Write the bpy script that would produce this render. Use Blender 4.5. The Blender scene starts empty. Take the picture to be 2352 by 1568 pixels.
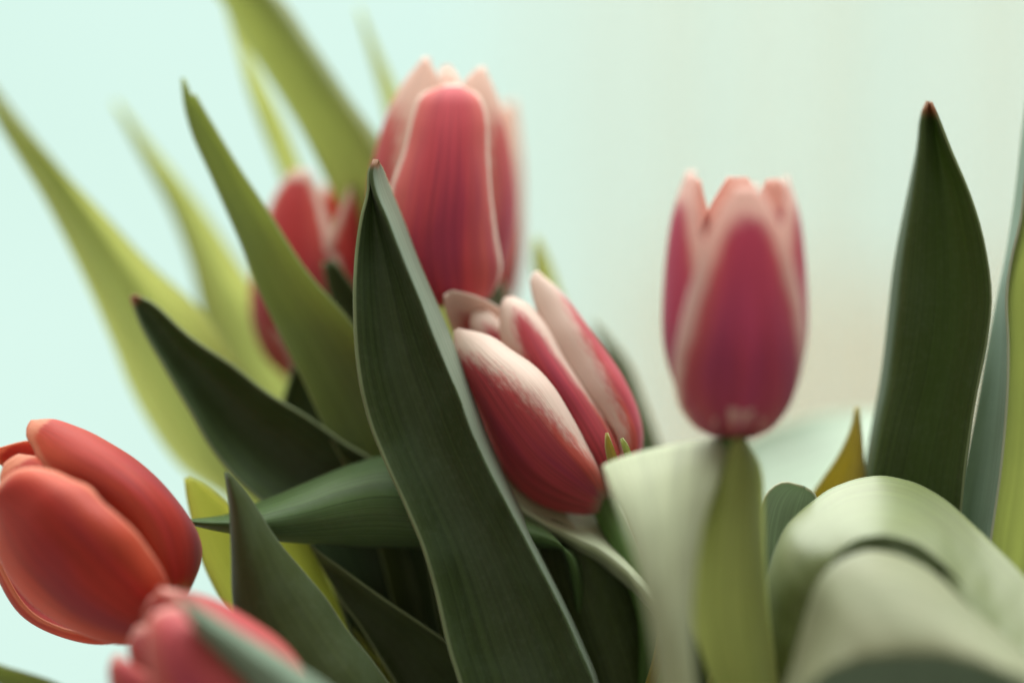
import bpy, math, random
from mathutils import Vector, Matrix

# ------------------------------------------------------------------ camera
sc = bpy.context.scene
COL = sc.collection
LENS, SENSOR, FD = 85.0, 36.0, 0.60          # focus plane 0.60 m from the lens
CAM_Z = 1.10
cam_d = bpy.data.cameras.new('camera')
cam_d.lens = LENS; cam_d.sensor_width = SENSOR
cam_d.clip_start = 0.05; cam_d.clip_end = 30
cam_d.dof.use_dof = True
cam_d.dof.focus_distance = FD - 0.006
cam_d.dof.aperture_fstop = 1.7
cam_d.dof.aperture_blades = 0
cam = bpy.data.objects.new('camera', cam_d)
cam.location = (0, -FD, CAM_Z); cam.rotation_euler = (math.radians(90), 0, 0)
COL.objects.link(cam); sc.camera = cam

# ------------------------------------------------------------------ light
w = bpy.data.worlds.new('World'); sc.world = w; w.use_nodes = True
bg = w.node_tree.nodes['Background']
bg.inputs[0].default_value = (0.98, 0.88, 0.72, 1); bg.inputs[1].default_value = 0.43   # dim room

def area(name, loc, target, size, watts, colour):
    l = bpy.data.lights.new(name, 'AREA'); l.shape = 'DISK'; l.size = size
    l.energy = watts; l.color = colour
    o = bpy.data.objects.new(name, l); o.location = loc
    o.rotation_euler = (Vector(target) - Vector(loc)).to_track_quat('-Z', 'Y').to_euler()
    COL.objects.link(o); return o
area('window_daylight', (0.05, 0.35, 2.05), (0, 0, 1.05), 1.8, 56.0, (0.97, 1.0, 0.93))

vs = sc.view_settings
vs.view_transform = 'Standard'; vs.look = 'None'; vs.exposure = 0; vs.gamma = 1; vs.use_curve_mapping = False
sc.cycles.max_bounces = 10; sc.cycles.transparent_max_bounces = 12
sc.cycles.transmission_bounces = 8; sc.cycles.diffuse_bounces = 5
sc.cycles.use_denoising = True

# ------------------------------------------------------------------ helpers
PXW = 2352.0
def at(u, v, d):
    """photo pixel (2352 wide) + depth in cm behind the focus plane -> world point"""
    D = FD + d * 0.01
    s = D * SENSOR / LENS / PXW
    return Vector(((u - 1176) * s, d * 0.01, CAM_Z - (v - 784) * s))
CONV = at(1190, 2420, 2.0)                  # where the stems are gathered below the frame

def catmull(P, n):
    P = [Vector(p) for p in P]
    if len(P) == 2:
        return [P[0].lerp(P[1], i / (n - 1)) for i in range(n)]
    L = [0.0]
    for a, b in zip(P, P[1:]): L.append(L[-1] + max((b - a).length ** 0.75, 1e-6))
    out = []
    k = 0
    for i in range(n):
        t = L[-1] * i / (n - 1)
        while k < len(P) - 2 and t > L[k + 1]: k += 1
        p1, p2 = P[k], P[k + 1]; t1, t2 = L[k], L[k + 1]
        p0 = P[k - 1] if k > 0 else p1 + (p1 - p2); t0 = L[k - 1] if k > 0 else t1 - (t2 - t1)
        p3 = P[k + 2] if k + 2 < len(P) else p2 + (p2 - p1); t3 = L[k + 2] if k + 2 < len(P) else t2 + (t2 - t1)
        A1 = p0 * ((t1 - t) / (t1 - t0)) + p1 * ((t - t0) / (t1 - t0))
        A2 = p1 * ((t2 - t) / (t2 - t1)) + p2 * ((t - t1) / (t2 - t1))
        A3 = p2 * ((t3 - t) / (t3 - t2)) + p3 * ((t - t2) / (t3 - t2))
        B1 = A1 * ((t2 - t) / (t2 - t0)) + A2 * ((t - t0) / (t2 - t0))
        B2 = A2 * ((t3 - t) / (t3 - t1)) + A3 * ((t - t1) / (t3 - t1))
        out.append(B1 * ((t2 - t) / (t2 - t1)) + B2 * ((t - t1) / (t2 - t1)))
    return out

def grid_object(name, rows, mat, parent=None, thick=0.0006, urange=(0, 1), vrange=(0, 1)):
    n, m = len(rows), len(rows[0])
    verts = [tuple(p) for r in rows for p in r]
    faces = [(i * m + j, i * m + j + 1, (i + 1) * m + j + 1, (i + 1) * m + j) for i in range(n - 1) for j in range(m - 1)]
    me = bpy.data.meshes.new(name)
    me.from_pydata(verts, [], faces)
    uv = me.uv_layers.new(name='UVMap')
    for poly in me.polygons:
        for li in poly.loop_indices:
            vi = me.loops[li].vertex_index
            i, j = divmod(vi, m)
            uv.data[li].uv = (urange[0] + (urange[1] - urange[0]) * j / (m - 1), vrange[0] + (vrange[1] - vrange[0]) * i / (n - 1))
    me.polygons.foreach_set('use_smooth', [True] * len(me.polygons))
    me.materials.append(mat)
    o = bpy.data.objects.new(name, me); COL.objects.link(o)
    if parent is not None:
        o.parent = parent; o.matrix_parent_inverse = parent.matrix_basis.inverted()
    sm = o.modifiers.new('thickness', 'SOLIDIFY'); sm.thickness = thick; sm.offset = 0
    return o

def arc_row(E0, M, E1, m, a=1.25):
    C = (E0 + E1) / 2; H = (E1 - E0) / 2; B = M - C
    out = []
    for j in range(m):
        s = -1 + 2 * j / (m - 1)
        out.append(C + H * (math.sin(s * a) / math.sin(a)) + B * ((math.cos(s * a) - math.cos(a)) / (1 - math.cos(a))))
    return out

def tag(o, label, cat, group=None):
    o['label'] = label; o['category'] = cat
    if group: o['group'] = group
    return o

def tube(name, pts, radii, mat, parent=None, n=40, k=14):
    C = catmull(pts, n); rows = []
    R = catmull([(r, 0, 0) for r in radii], n)
    for i, c in enumerate(C):
        t = (C[min(i + 1, n - 1)] - C[max(i - 1, 0)]).normalized()
        x = t.cross(Vector((0, 1, 0))).normalized(); y = t.cross(x).normalized()
        r = R[i].x
        rows.append([c + (x * math.cos(q) + y * math.sin(q)) * r for q in (2 * math.pi * j / k for j in range(k + 1))])
    o = grid_object(name, rows, mat, parent)
    o.modifiers.clear()
    return o

# ------------------------------------------------------------------ materials
def nodes_of(name):
    m = bpy.data.materials.new(name); m.use_nodes = True
    nt = m.node_tree; nt.nodes.clear()
    return m, nt, nt.nodes, nt.links
def mathn(nt, op, a, b=None, clamp=False):
    n = nt.nodes.new('ShaderNodeMath'); n.operation = op; n.use_clamp = clamp
    for i, x in enumerate((a, b)):
        if x is None: continue
        if isinstance(x, (int, float)): n.inputs[i].default_value = x
        else: nt.links.new(x, n.inputs[i])
    return n.outputs[0]
def smooth(nt, x, lo, hi):
    n = nt.nodes.new('ShaderNodeMapRange'); n.interpolation_type = 'SMOOTHSTEP'
    nt.links.new(x, n.inputs[0]); n.inputs[1].default_value = lo; n.inputs[2].default_value = hi
    return n.outputs[0]
def mixc(nt, f, a, b, mode='MIX'):
    n = nt.nodes.new('ShaderNodeMix'); n.data_type = 'RGBA'; n.blend_type = mode
    if isinstance(f, (int, float)): n.inputs[0].default_value = f
    else: nt.links.new(f, n.inputs[0])
    for i, x in ((6, a), (7, b)):
        if isinstance(x, tuple): n.inputs[i].default_value = (*x[:3], 1)
        else: nt.links.new(x, n.inputs[i])
    return n.outputs[2]
def noise(nt, vec, scale, detail=3, rough=0.55):
    n = nt.nodes.new('ShaderNodeTexNoise'); n.inputs['Scale'].default_value = scale
    n.inputs['Detail'].default_value = detail; n.inputs['Roughness'].default_value = rough
    nt.links.new(vec, n.inputs['Vector']); return n.outputs[0]
def mapping(nt, vec, scale, loc=(0, 0, 0)):
    n = nt.nodes.new('ShaderNodeMapping'); n.inputs['Scale'].default_value = scale; n.inputs['Location'].default_value = loc
    nt.links.new(vec, n.inputs[0]); return n.outputs[0]
def surface(nt, colour, trans_colour, tf, rough, spec, bump_h=None, bump=0.15, coat=0.0, sheen=0.0):
    N, Lk = nt.nodes, nt.links
    p = N.new('ShaderNodeBsdfPrincipled'); t = N.new('ShaderNodeBsdfTranslucent')
    mx = N.new('ShaderNodeMixShader'); out = N.new('ShaderNodeOutputMaterial')
    Lk.new(colour, p.inputs['Base Color']); Lk.new(trans_colour, t.inputs[0])
    if isinstance(rough, (int, float)): p.inputs['Roughness'].default_value = rough
    else: Lk.new(rough, p.inputs['Roughness'])
    p.inputs['Specular IOR Level'].default_value = spec
    p.inputs['Coat Weight'].default_value = coat; p.inputs['Coat Roughness'].default_value = 0.4
    p.inputs['Sheen Weight'].default_value = sheen; p.inputs['Sheen Roughness'].default_value = 0.4
    mx.inputs[0].default_value = tf
    Lk.new(p.outputs[0], mx.inputs[1]); Lk.new(t.outputs[0], mx.inputs[2]); Lk.new(mx.outputs[0], out.inputs[0])
    if bump_h is not None:
        b = N.new('ShaderNodeBump'); b.inputs['Strength'].default_value = bump; b.inputs['Distance'].default_value = 0.0006
        Lk.new(bump_h, b.inputs['Height']); Lk.new(b.outputs[0], p.inputs['Normal']); Lk.new(b.outputs[0], t.inputs['Normal'])

def leaf_mat(name, base, trans, tf, rough=0.42, spec=0.45, coat=0.0, tip=0.0, bloom=0.3, edge=(0.40, 0.50, 0.27), seed=0.0, fold=None):
    """parallel-veined tulip leaf with waxy bloom, pale margin, optional dried tip (v = 0 is the tip)"""
    m, nt, N, Lk = nodes_of(name)
    tc = N.new('ShaderNodeTexCoord'); sep = N.new('ShaderNodeSeparateXYZ'); Lk.new(tc.outputs['UV'], sep.inputs[0])
    veins = noise(nt, mapping(nt, tc.outputs['UV'], (46, 1.1, 1), (seed, seed, 0)), 1.0, 4, 0.6)
    fine = noise(nt, mapping(nt, tc.outputs['UV'], (150, 3.0, 1), (seed, 0, 0)), 1.0, 2, 0.5)
    blot = noise(nt, mapping(nt, tc.outputs['Object'], (1, 1, 1), (seed, 0, seed)), 55.0, 4, 0.6)
    speck = noise(nt, tc.outputs['Object'], 700.0, 2, 0.6)
    c = mixc(nt, smooth(nt, veins, 0.3, 0.72), tuple(x * 0.78 for x in base), tuple(min(1, x * 1.22) for x in base))
    pale = tuple(0.72 * x + 0.28 * y for x, y in zip(base, (0.30, 0.46, 0.34)))
    c = mixc(nt, mathn(nt, 'MULTIPLY', smooth(nt, blot, 0.38, 0.70), bloom), c, pale)
    c = mixc(nt, mathn(nt, 'MULTIPLY', smooth(nt, speck, 0.45, 0.75), 0.035), c, (0.5, 0.58, 0.45))
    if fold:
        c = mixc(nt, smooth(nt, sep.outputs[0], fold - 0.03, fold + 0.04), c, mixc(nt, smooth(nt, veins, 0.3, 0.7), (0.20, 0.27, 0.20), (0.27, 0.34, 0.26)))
    # thin pale margin
    e = mathn(nt, 'MINIMUM', sep.outputs[0], mathn(nt, 'SUBTRACT', 1.0, sep.outputs[0]))
    em = mathn(nt, 'SUBTRACT', 1.0, smooth(nt, e, 0.002, 0.014))
    c = mixc(nt, mathn(nt, 'MULTIPLY', em, 0.6), c, edge)
    t = mixc(nt, smooth(nt, veins, 0.3, 0.72), tuple(x * 0.84 for x in trans), tuple(min(1, x * 1.12) for x in trans))
    t = mixc(nt, mathn(nt, 'MULTIPLY', smooth(nt, blot, 0.35, 0.7), 0.3), t, tuple(x * 0.8 for x in trans))
    if tip > 0:
        tm = mathn(nt, 'SUBTRACT', 1.0, smooth(nt, sep.outputs[1], tip * 0.35, tip))
        c = mixc(nt, tm, c, (0.30, 0.15, 0.08)); t = mixc(nt, tm, t, (0.42, 0.20, 0.08))
    r = mathn(nt, 'ADD', mathn(nt, 'MULTIPLY', blot, 0.18), rough - 0.09)
    surface(nt, c, t, tf, r, spec, mathn(nt, 'ADD', veins, mathn(nt, 'MULTIPLY', fine, 0.5)), 0.18, coat=coat, sheen=0.06)
    return m

def petal_mat(name, core, warm, rim, base, rimw=0.18, tiprim=0.12, tf=0.42, purple=(0.45, 0.06, 0.16), ragged=0.10, basew=0.14, seed=0.0, slope=1.7):
    """petal: v = 0 at the base, 1 at the tip; u across.  Rim and streaks follow the petal's own veins."""
    m, nt, N, Lk = nodes_of(name)
    tc = N.new('ShaderNodeTexCoord'); sep = N.new('ShaderNodeSeparateXYZ'); Lk.new(tc.outputs['UV'], sep.inputs[0])
    U, V = sep.outputs[0], sep.outputs[1]
    streak = noise(nt, mapping(nt, tc.outputs['UV'], (34, 1.3, 1), (seed, seed, 0)), 1.0, 5, 0.62)
    fine = noise(nt, mapping(nt, tc.outputs['UV'], (90, 2.4, 1), (seed, 3, 0)), 1.0, 3, 0.55)
    broad = noise(nt, mapping(nt, tc.outputs['UV'], (5, 1.2, 1), (seed, 7, 0)), 1.0, 2, 0.5)
    fringe = noise(nt, mapping(nt, tc.outputs['UV'], (26, 16, 1), (seed, 1, 0)), 1.0, 4, 0.65)
    e = mathn(nt, 'MULTIPLY', mathn(nt, 'MINIMUM', U, mathn(nt, 'SUBTRACT', 1.0, U)), 2.0)       # 0 edge .. 1 midrib
    tipd = mathn(nt, 'SUBTRACT', 1.0, V)
    body = mixc(nt, smooth(nt, streak, 0.32, 0.68), tuple(x * 0.78 for x in core), tuple(min(1, x * 1.18) for x in core))
    body = mixc(nt, mathn(nt, 'MULTIPLY', smooth(nt, e, 0.75, 0.25), 0.0), body, warm)
    wm = mathn(nt, 'MULTIPLY', mathn(nt, 'SUBTRACT', 1.0, smooth(nt, e, 0.25, 0.75)), 0.85)
    body = mixc(nt, wm, body, warm)
    pm = mathn(nt, 'MULTIPLY', smooth(nt, broad, 0.42, 0.68), mathn(nt, 'SUBTRACT', 1.0, smooth(nt, V, 0.35, 0.9)))
    body = mixc(nt, mathn(nt, 'MULTIPLY', pm, 0.7), body, purple)
    # pale rim, wider toward the tip, feathered along the veins
    ra = mathn(nt, 'POWER', mathn(nt, 'DIVIDE', rimw, mathn(nt, 'MAXIMUM', e, 1e-3)), 2.0)
    rb = mathn(nt, 'POWER', mathn(nt, 'DIVIDE', tiprim, mathn(nt, 'MAXIMUM', tipd, 1e-3)), 2.0)
    q = mathn(nt, 'DIVIDE', 1.0, mathn(nt, 'SQRT', mathn(nt, 'ADD', ra, rb)))
    q = mathn(nt, 'ADD', q, mathn(nt, 'MULTIPLY', mathn(nt, 'SUBTRACT', fringe, 0.5), ragged * 10))
    q = mathn(nt, 'ADD', q, mathn(nt, 'MULTIPLY', mathn(nt, 'SUBTRACT', 0.55, V), slope))
    rm = mathn(nt, 'MULTIPLY', mathn(nt, 'SUBTRACT', 1.0, smooth(nt, q, 0.55, 1.25)), smooth(nt, V, 0.10, 0.30))
    c = mixc(nt, rm, body, rim)
    bm = mathn(nt, 'SUBTRACT', 1.0, smooth(nt, mathn(nt, 'ADD', V, mathn(nt, 'MULTIPLY', mathn(nt, 'SUBTRACT', streak, 0.5), 0.12)), basew * 0.35, basew))
    c = mixc(nt, bm, c, base)
    t = mixc(nt, 0.25, c, (1.0, 0.62, 0.5))
    surface(nt, c, t, tf, 0.48, 0.3, mathn(nt, 'ADD', streak, mathn(nt, 'MULTIPLY', fine, 0.6)), 0.3, sheen=0.2)
    return m

def simple_mat(name, base, trans, tf, rough=0.5):
    m, nt, N, Lk = nodes_of(name)
    tc = N.new('ShaderNodeTexCoord')
    s = noise(nt, mapping(nt, tc.outputs['UV'], (14, 3, 1)), 1.0, 4)
    c = mixc(nt, smooth(nt, s, 0.3, 0.7), tuple(x * 0.8 for x in base), tuple(x * 1.2 for x in base))
    t = mixc(nt, s, trans, tuple(x * 0.85 for x in trans))
    surface(nt, c, t, tf, rough, 0.4, s, 0.15)
    return m

# ------------------------------------------------------------------ the setting: bright sky outside, sheer curtain in front of it
m, nt, N, Lk = nodes_of('overcast_sky')
em = N.new('ShaderNodeEmission'); out = N.new('ShaderNodeOutputMaterial')
tcs = N.new('ShaderNodeTexCoord')
cl = noise(nt, tcs.outputs['Object'], 0.9, 3, 0.5)
Lk.new(mixc(nt, smooth(nt, cl, 0.3, 0.7), (0.66, 0.90, 0.80), (0.72, 0.955, 0.865)), em.inputs[0])
em.inputs[1].default_value = 1.0
Lk.new(em.outputs[0], out.inputs[0])
SKY = m
Y = 2.4
me = bpy.data.meshes.new('sky')
me.from_pydata([(-3.2, Y, -0.4), (3.2, Y, -0.4), (3.2, Y, 3.4), (-3.2, Y, 3.4)], [], [(0, 1, 2, 3)])
me.materials.append(SKY)
o = bpy.data.objects.new('sky', me); o['kind'] = 'structure'; COL.objects.link(o)

m, nt, N, Lk = nodes_of('sheer_curtain')
tc = N.new('ShaderNodeTexCoord'); sep = N.new('ShaderNodeSeparateXYZ'); Lk.new(tc.outputs['Object'], sep.inputs[0])
tr = N.new('ShaderNodeBsdfTransparent'); tl = N.new('ShaderNodeBsdfTranslucent'); df = N.new('ShaderNodeBsdfDiffuse')
wv = noise(nt, mapping(nt, tc.outputs['Object'], (900, 900, 900)), 1.0, 1)
cc = mixc(nt, wv, (0.80, 0.74, 0.62), (0.88, 0.82, 0.70)); Lk.new(cc, tl.inputs[0]); Lk.new(cc, df.inputs[0])
m1 = N.new('ShaderNodeMixShader'); m1.inputs[0].default_value = 0.3; Lk.new(tl.outputs[0], m1.inputs[1]); Lk.new(df.outputs[0], m1.inputs[2])
m2 = N.new('ShaderNodeMixShader'); m2.inputs[0].default_value = 0.24; Lk.new(tr.outputs[0], m2.inputs[1]); Lk.new(m1.outputs[0], m2.inputs[2])
out = N.new('ShaderNodeOutputMaterial'); Lk.new(m2.outputs[0], out.inputs[0])
CURTAIN = m
def copy_sheer(src, name, opacity, c0, c1):
    k = src.copy(); k.name = name
    for n_ in k.node_tree.nodes:
        if n_.type == 'MIX':
            n_.inputs[6].default_value = (*c0, 1); n_.inputs[7].default_value = (*c1, 1)
        if n_.type == 'MIX_SHADER' and n_.inputs[1].links[0].from_node.type == 'BSDF_TRANSPARENT':
            n_.inputs[0].default_value = opacity
    return k
HALF = copy_sheer(CURTAIN, 'half_curtain_beige', 0.45, (0.90, 0.72, 0.56), (0.95, 0.78, 0.62))

def curtain():
    rnd = random.Random(4)
    xs = [-0.02 + 0.004 * i for i in range(260)]
    rows = []
    for r in range(24):
        z = 2.3 - 2.25 * r / 23
        row = []
        for x in xs:
            ph = (x - 0.02) / 0.118 * 2 * math.pi
            amp = 0.055 * min(1, max(0, (x + 0.02) / 0.15))
            row.append(Vector((x + 0.034 * math.sin(2 * ph + 0.4) * min(1, amp / 0.05) + 0.006 * math.sin(z * 3 + x * 9), 1.25 + amp * math.sin(ph + 0.25 * math.sin(z * 2.0)) + 0.01 * math.sin(z * 5 + x * 30), z)))
        rows.append(row)
    o = grid_object('sheer_curtain', rows, CURTAIN); o.modifiers.clear()
    tag(o, 'pale beige sheer curtain hanging in soft vertical folds before the bright window', 'curtain')
curtain()
def half_curtain():
    rows = []
    for r in range(16):
        z = 1.16 - 1.1 * r / 15
        row = []
        for i in range(220):
            x = 0.10 + 0.004 * i
            ph = x / 0.09 * 2 * math.pi
            row.append(Vector((x + 0.02 * math.sin(2 * ph), 1.45 + 0.04 * math.sin(ph + 0.3 * math.sin(z * 3)), z + 0.012 * math.sin(x * 14))))
        rows.append(row)
    o = grid_object('half_curtain', rows, HALF); o.modifiers.clear()
    tag(o, 'warm beige half-height curtain across the lower part of the window', 'curtain')
half_curtain()

# ------------------------------------------------------------------ leaf materials
LM = {
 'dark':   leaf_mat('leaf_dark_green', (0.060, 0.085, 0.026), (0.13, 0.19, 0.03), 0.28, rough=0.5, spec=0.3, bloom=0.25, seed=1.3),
 'darktip': leaf_mat('leaf_dark_green_dry_tip', (0.055, 0.088, 0.030), (0.13, 0.20, 0.03), 0.28, rough=0.5, spec=0.35, tip=0.022, bloom=0.3, seed=2.1),
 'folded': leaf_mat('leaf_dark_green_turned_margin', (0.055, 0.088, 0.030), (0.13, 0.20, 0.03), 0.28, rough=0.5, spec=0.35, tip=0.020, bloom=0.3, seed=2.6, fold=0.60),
 'deep':   leaf_mat('leaf_deep_green_dry_tip', (0.055, 0.088, 0.022), (0.12, 0.19, 0.02), 0.42, rough=0.5, spec=0.3, tip=0.03, bloom=0.15, seed=3.7),
 'mid':    leaf_mat('leaf_mid_green', (0.13, 0.17, 0.06), (0.56, 0.62, 0.25), 0.54, seed=5.1),
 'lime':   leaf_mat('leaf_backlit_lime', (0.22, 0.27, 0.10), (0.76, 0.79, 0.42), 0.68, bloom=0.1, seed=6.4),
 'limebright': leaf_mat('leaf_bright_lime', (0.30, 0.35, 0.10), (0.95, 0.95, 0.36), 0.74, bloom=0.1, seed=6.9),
 'green': leaf_mat('leaf_fresh_green', (0.085, 0.15, 0.050), (0.22, 0.34, 0.06), 0.34, rough=0.5, spec=0.25, bloom=0.3, seed=4.4),
 'olive':  leaf_mat('leaf_olive', (0.16, 0.20, 0.07), (0.62, 0.66, 0.31), 0.60, bloom=0.15, seed=7.9),
 'pale':   leaf_mat('leaf_pale_waxy_lit', (0.48, 0.53, 0.37), (0.56, 0.62, 0.34), 0.30, rough=0.62, spec=0.25, bloom=0.3, seed=8.2),  # pale base colour carries the daylight falling on these leaf faces
 'sage':   leaf_mat('leaf_sage_waxy', (0.20, 0.25, 0.085), (0.38, 0.44, 0.12), 0.30, rough=0.5, spec=0.8, coat=0.35, bloom=0.2, seed=9.6),
 'sagepale': leaf_mat('leaf_sage_pale', (0.31, 0.33, 0.20), (0.42, 0.45, 0.18), 0.28, rough=0.55, spec=0.5, bloom=0.3, seed=12.6),
 'mint': leaf_mat('leaf_mint_waxy', (0.36, 0.46, 0.37), (0.36, 0.48, 0.28), 0.3, rough=0.5, spec=0.4, bloom=0.6, edge=(0.7, 0.7, 0.5), seed=13.1),
 'teal':   leaf_mat('leaf_blue_green', (0.24, 0.34, 0.26), (0.26, 0.38, 0.18), 0.28, rough=0.55, spec=0.3, bloom=0.5, edge=(0.6, 0.62, 0.45), seed=10.3),
 'ochre':  leaf_mat('leaf_ochre', (0.30, 0.25, 0.07), (0.62, 0.52, 0.12), 0.5, seed=11.7),
}
STEM = simple_mat('stem_green', (0.10, 0.19, 0.05), (0.16, 0.30, 0.04), 0.25)
STEM_BROWN = simple_mat('stem_purple_brown', (0.07, 0.06, 0.04), (0.1, 0.1, 0.04), 0.15)

# ------------------------------------------------------------------ leaves
def make_leaf(rails, mat, label=None, bulge=None, ext=True, parent=None, n=60, m=21, thick=0.0007, conv=None, a=1.1, group=None, name=None, even=False, rip=0.00022):
    """rails: lists of (u, v, depth) from the tip down; two rails + bulge (cm, + = hollow seen from here), or three or more rails"""
    R = [[at(*p) for p in r] for r in rails]
    if ext:
        c = sum((r[-1] for r in R), Vector()) / len(R); cv = conv or CONV
        for f, wd in ((0.45, 0.75), (0.8, 0.45), (1.0, 0.25)):
            cc = c.lerp(cv, f)
            for r in R: r.append(cc + (r[-1 - (0 if f == 0.45 else (1 if f == 0.8 else 2))] - c) * wd)
    S = [catmull(r, n) for r in R]
    rows = []
    for i in range(n):
        pts = [s[i] for s in S]
        if len(pts) == 2:
            b = (bulge or 0.0) * 0.01 * min(1.0, (pts[1] - pts[0]).length / 0.016)
            wv = pts[1] - pts[0]
            mid = (pts[0] + pts[1]) / 2 + Vector((0, 1, 0)) * b
            rows.append(arc_row(pts[0], mid, pts[1], m, a))
        elif len(pts) == 3:
            rows.append(arc_row(pts[0], pts[1], pts[2], m, a) if a > 0 else catmull(pts, m))
        elif even:
            k = (m - 1) // (len(pts) - 1); row = []
            for q in range(len(pts) - 1):
                p0 = pts[q - 1] if q else pts[q] * 2 - pts[q + 1]; p3 = pts[q + 2] if q + 2 < len(pts) else pts[q + 1] * 2 - pts[q]
                p1, p2 = pts[q], pts[q + 1]
                for w_ in range(k + (1 if q == len(pts) - 2 else 0)):
                    t = w_ / k
                    row.append(0.5 * (2 * p1 + (p2 - p0) * t + (2 * p0 - 5 * p1 + 4 * p2 - p3) * t * t + (3 * p1 - p0 - 3 * p2 + p3) * t ** 3))
            rows.append(row)
        else:
            rows.append(catmull(pts, m))
    # slight natural unevenness of the blade
    rr = random.Random(len(label or '') * 7 + int(abs(R[0][0].x) * 1e5)); f1_, f2_, f3_, f4_ = (rr.uniform(0, 6.3) for _ in range(4))
    for i in range(n):
        env = min(1.0, i / 8.0)
        for j in range(len(rows[i])):
            x_ = j / (len(rows[i]) - 1)
            rows[i][j] = rows[i][j] + Vector((0, 1, 0.35)) * (rip * env * (math.sin(i * 0.33 + f1_ + 3.0 * x_) + 0.7 * math.sin(i * 0.71 + f2_ - 5 * x_) + 0.8 * math.sin(x_ * 11 + f3_ + 0.12 * i) + 0.4 * math.sin(i * 1.3 + 9 * x_ + f4_)))
    o = grid_object(name or ('leaf' if parent else 'tulip_leaf'), rows, LM[mat] if isinstance(mat, str) else mat, parent, thick)
    if label:
        if parent: o['label'] = label
        else: tag(o, label, 'leaf', group or 'leaves among the tulips')
    return o

def rail(d, *pts):
    """points (u, v[, d]); d = constant depth or (start, end) spread along the rail"""
    out = []
    k = len(pts)
    for i, p in enumerate(pts):
        if len(p) == 3: out.append(p); continue
        dd = d if isinstance(d, (int, float)) else d[0] + (d[1] - d[0]) * i / (k - 1)
        out.append((p[0], p[1], dd))
    return out

# --- behind, left
make_leaf([rail((4.5, 6.0), (-115, 60), (0, 288), (100, 452), (200, 650), (262, 790), (296, 880), (356, 992), (426, 1082), (530, 1150), (650, 1230)),
           rail((4.6, 4.6), (-114, 59), (8, 286), (112, 448), (220, 645), (296, 785), (342, 872), (406, 982), (474, 1070), (560, 1150), (650, 1250)),
           rail((5.4, 4.8), (-112, 58), (30, 255), (150, 410), (270, 570), (370, 710), (430, 800), (500, 910), (570, 1000), (640, 1100), (720, 1220)),
           rail((4.8, 4.2), (-110, 57), (-30, 205), (120, 370), (250, 505), (350, 612), (460, 712), (560, 850), (640, 960), (720, 1050), (770, 1150))],
          'lime', 'long blurred lime leaf reaching past the red tulip toward the window')
make_leaf([rail((7.5, 6), (262, 235), (318, 345), (396, 490), (440, 610), (470, 730), (520, 860), (580, 980), (660, 1080)),
           rail((7.5, 6.5), (266, 233), (340, 325), (425, 430), (500, 535), (570, 640), (650, 760), (690, 860), (695, 960))],
          'lime', 'blurred slender lime leaf behind the notched leaf, pointing up beside the half-hidden tulip', bulge=0.7)
make_leaf([rail((2.0, 1.8), (418, 180), (424, 240), (440, 300), (480, 392), (550, 550), (600, 680), (690, 860), (760, 1010), (830, 1140)),
           rail((2.0, 1.8), (421, 179), (433, 205), (439, 219), (444, 212), (456, 232), (540, 372), (612, 480), (700, 618), (810, 745), (890, 870), (960, 1020))],
          'mid', 'long narrow green leaf with a nicked tip crossing in front of the half-hidden tulip', bulge=0.4)
make_leaf([rail((1.6, 1.2), (300, 682), (322, 745), (370, 832), (430, 932), (480, 1020), (535, 1090), (600, 1150), (700, 1230)),
           rail((1.6, 1.6), (306, 678), (340, 690), (430, 768), (530, 838), (620, 908), (690, 948), (780, 1010), (900, 1090))],
          'darktip', 'broad dark green leaf with reddish dried tip above the red tulip', bulge=0.9)
# --- top, behind
make_leaf([rail((6.0, 4.5), (395, -120), (500, -10), (560, 90), (640, 210), (700, 310), (745, 400), (800, 520)),
           rail((5.0, 4.3), (405, -130), (520, -20), (620, 130), (690, 245), (745, 340), (800, 440), (860, 560)),
           rail((4.5, 4.0), (410, -140), (580, -40), (680, 90), (780, 230), (850, 330), (900, 440), (930, 580)),
           rail((5.0, 4.6), (415, -140), (620, -30), (722, 110), (800, 225), (885, 340), (940, 440), (980, 580))],
          'olive', 'wide blurred olive leaf rising steeply behind the tallest tulip')
make_leaf([rail(6.5, (520, 20), (545, 110), (570, 205), (610, 315), (655, 430), (700, 560)),
           rail(6.3, (526, 20), (560, 100), (604, 190), (652, 288), (695, 390), (770, 540))],
          'lime', 'thin blurred yellow-green leaf beside the wide olive leaf above the half-hidden tulip', bulge=0.4)
make_leaf([rail(6.6, (822, 20), (850, 125), (875, 215), (890, 285), (910, 400), (960, 560)),
           rail(6.6, (826, 18), (868, 115), (902, 190), (935, 270), (975, 380), (1030, 560))],
          'lime', 'sliver of blurred green leaf poking up behind the tallest tulip', bulge=0.3)
make_leaf([rail(5.5, (1228, 545), (1224, 600), (1240, 680), (1280, 780), (1320, 900)),
           rail(5.5, (1236, 545), (1262, 600), (1290, 680), (1340, 780), (1400, 900))],
          'lime', 'small blurred green leaf tip behind the pink and white striped tulip', bulge=0.3)
make_leaf([rail(5.5, (1360, 740), (1400, 840), (1410, 940), (1410, 1040), (1400, 1150)),
           rail(5.5, (1366, 738), (1440, 830), (1480, 930), (1515, 1030), (1540, 1150))],
          'teal', 'blurred blue-green leaf between the striped tulip and the upright tulip', bulge=0.5)
make_leaf([rail(4.5, (1120, 610), (1090, 700), (1090, 820), (1100, 960)), rail(4.5, (1130, 610), (1165, 680), (1190, 800), (1230, 960))],
          'teal', 'shaded leaf in the gap between the tallest tulip and the striped tulip', bulge=0.4)

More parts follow.
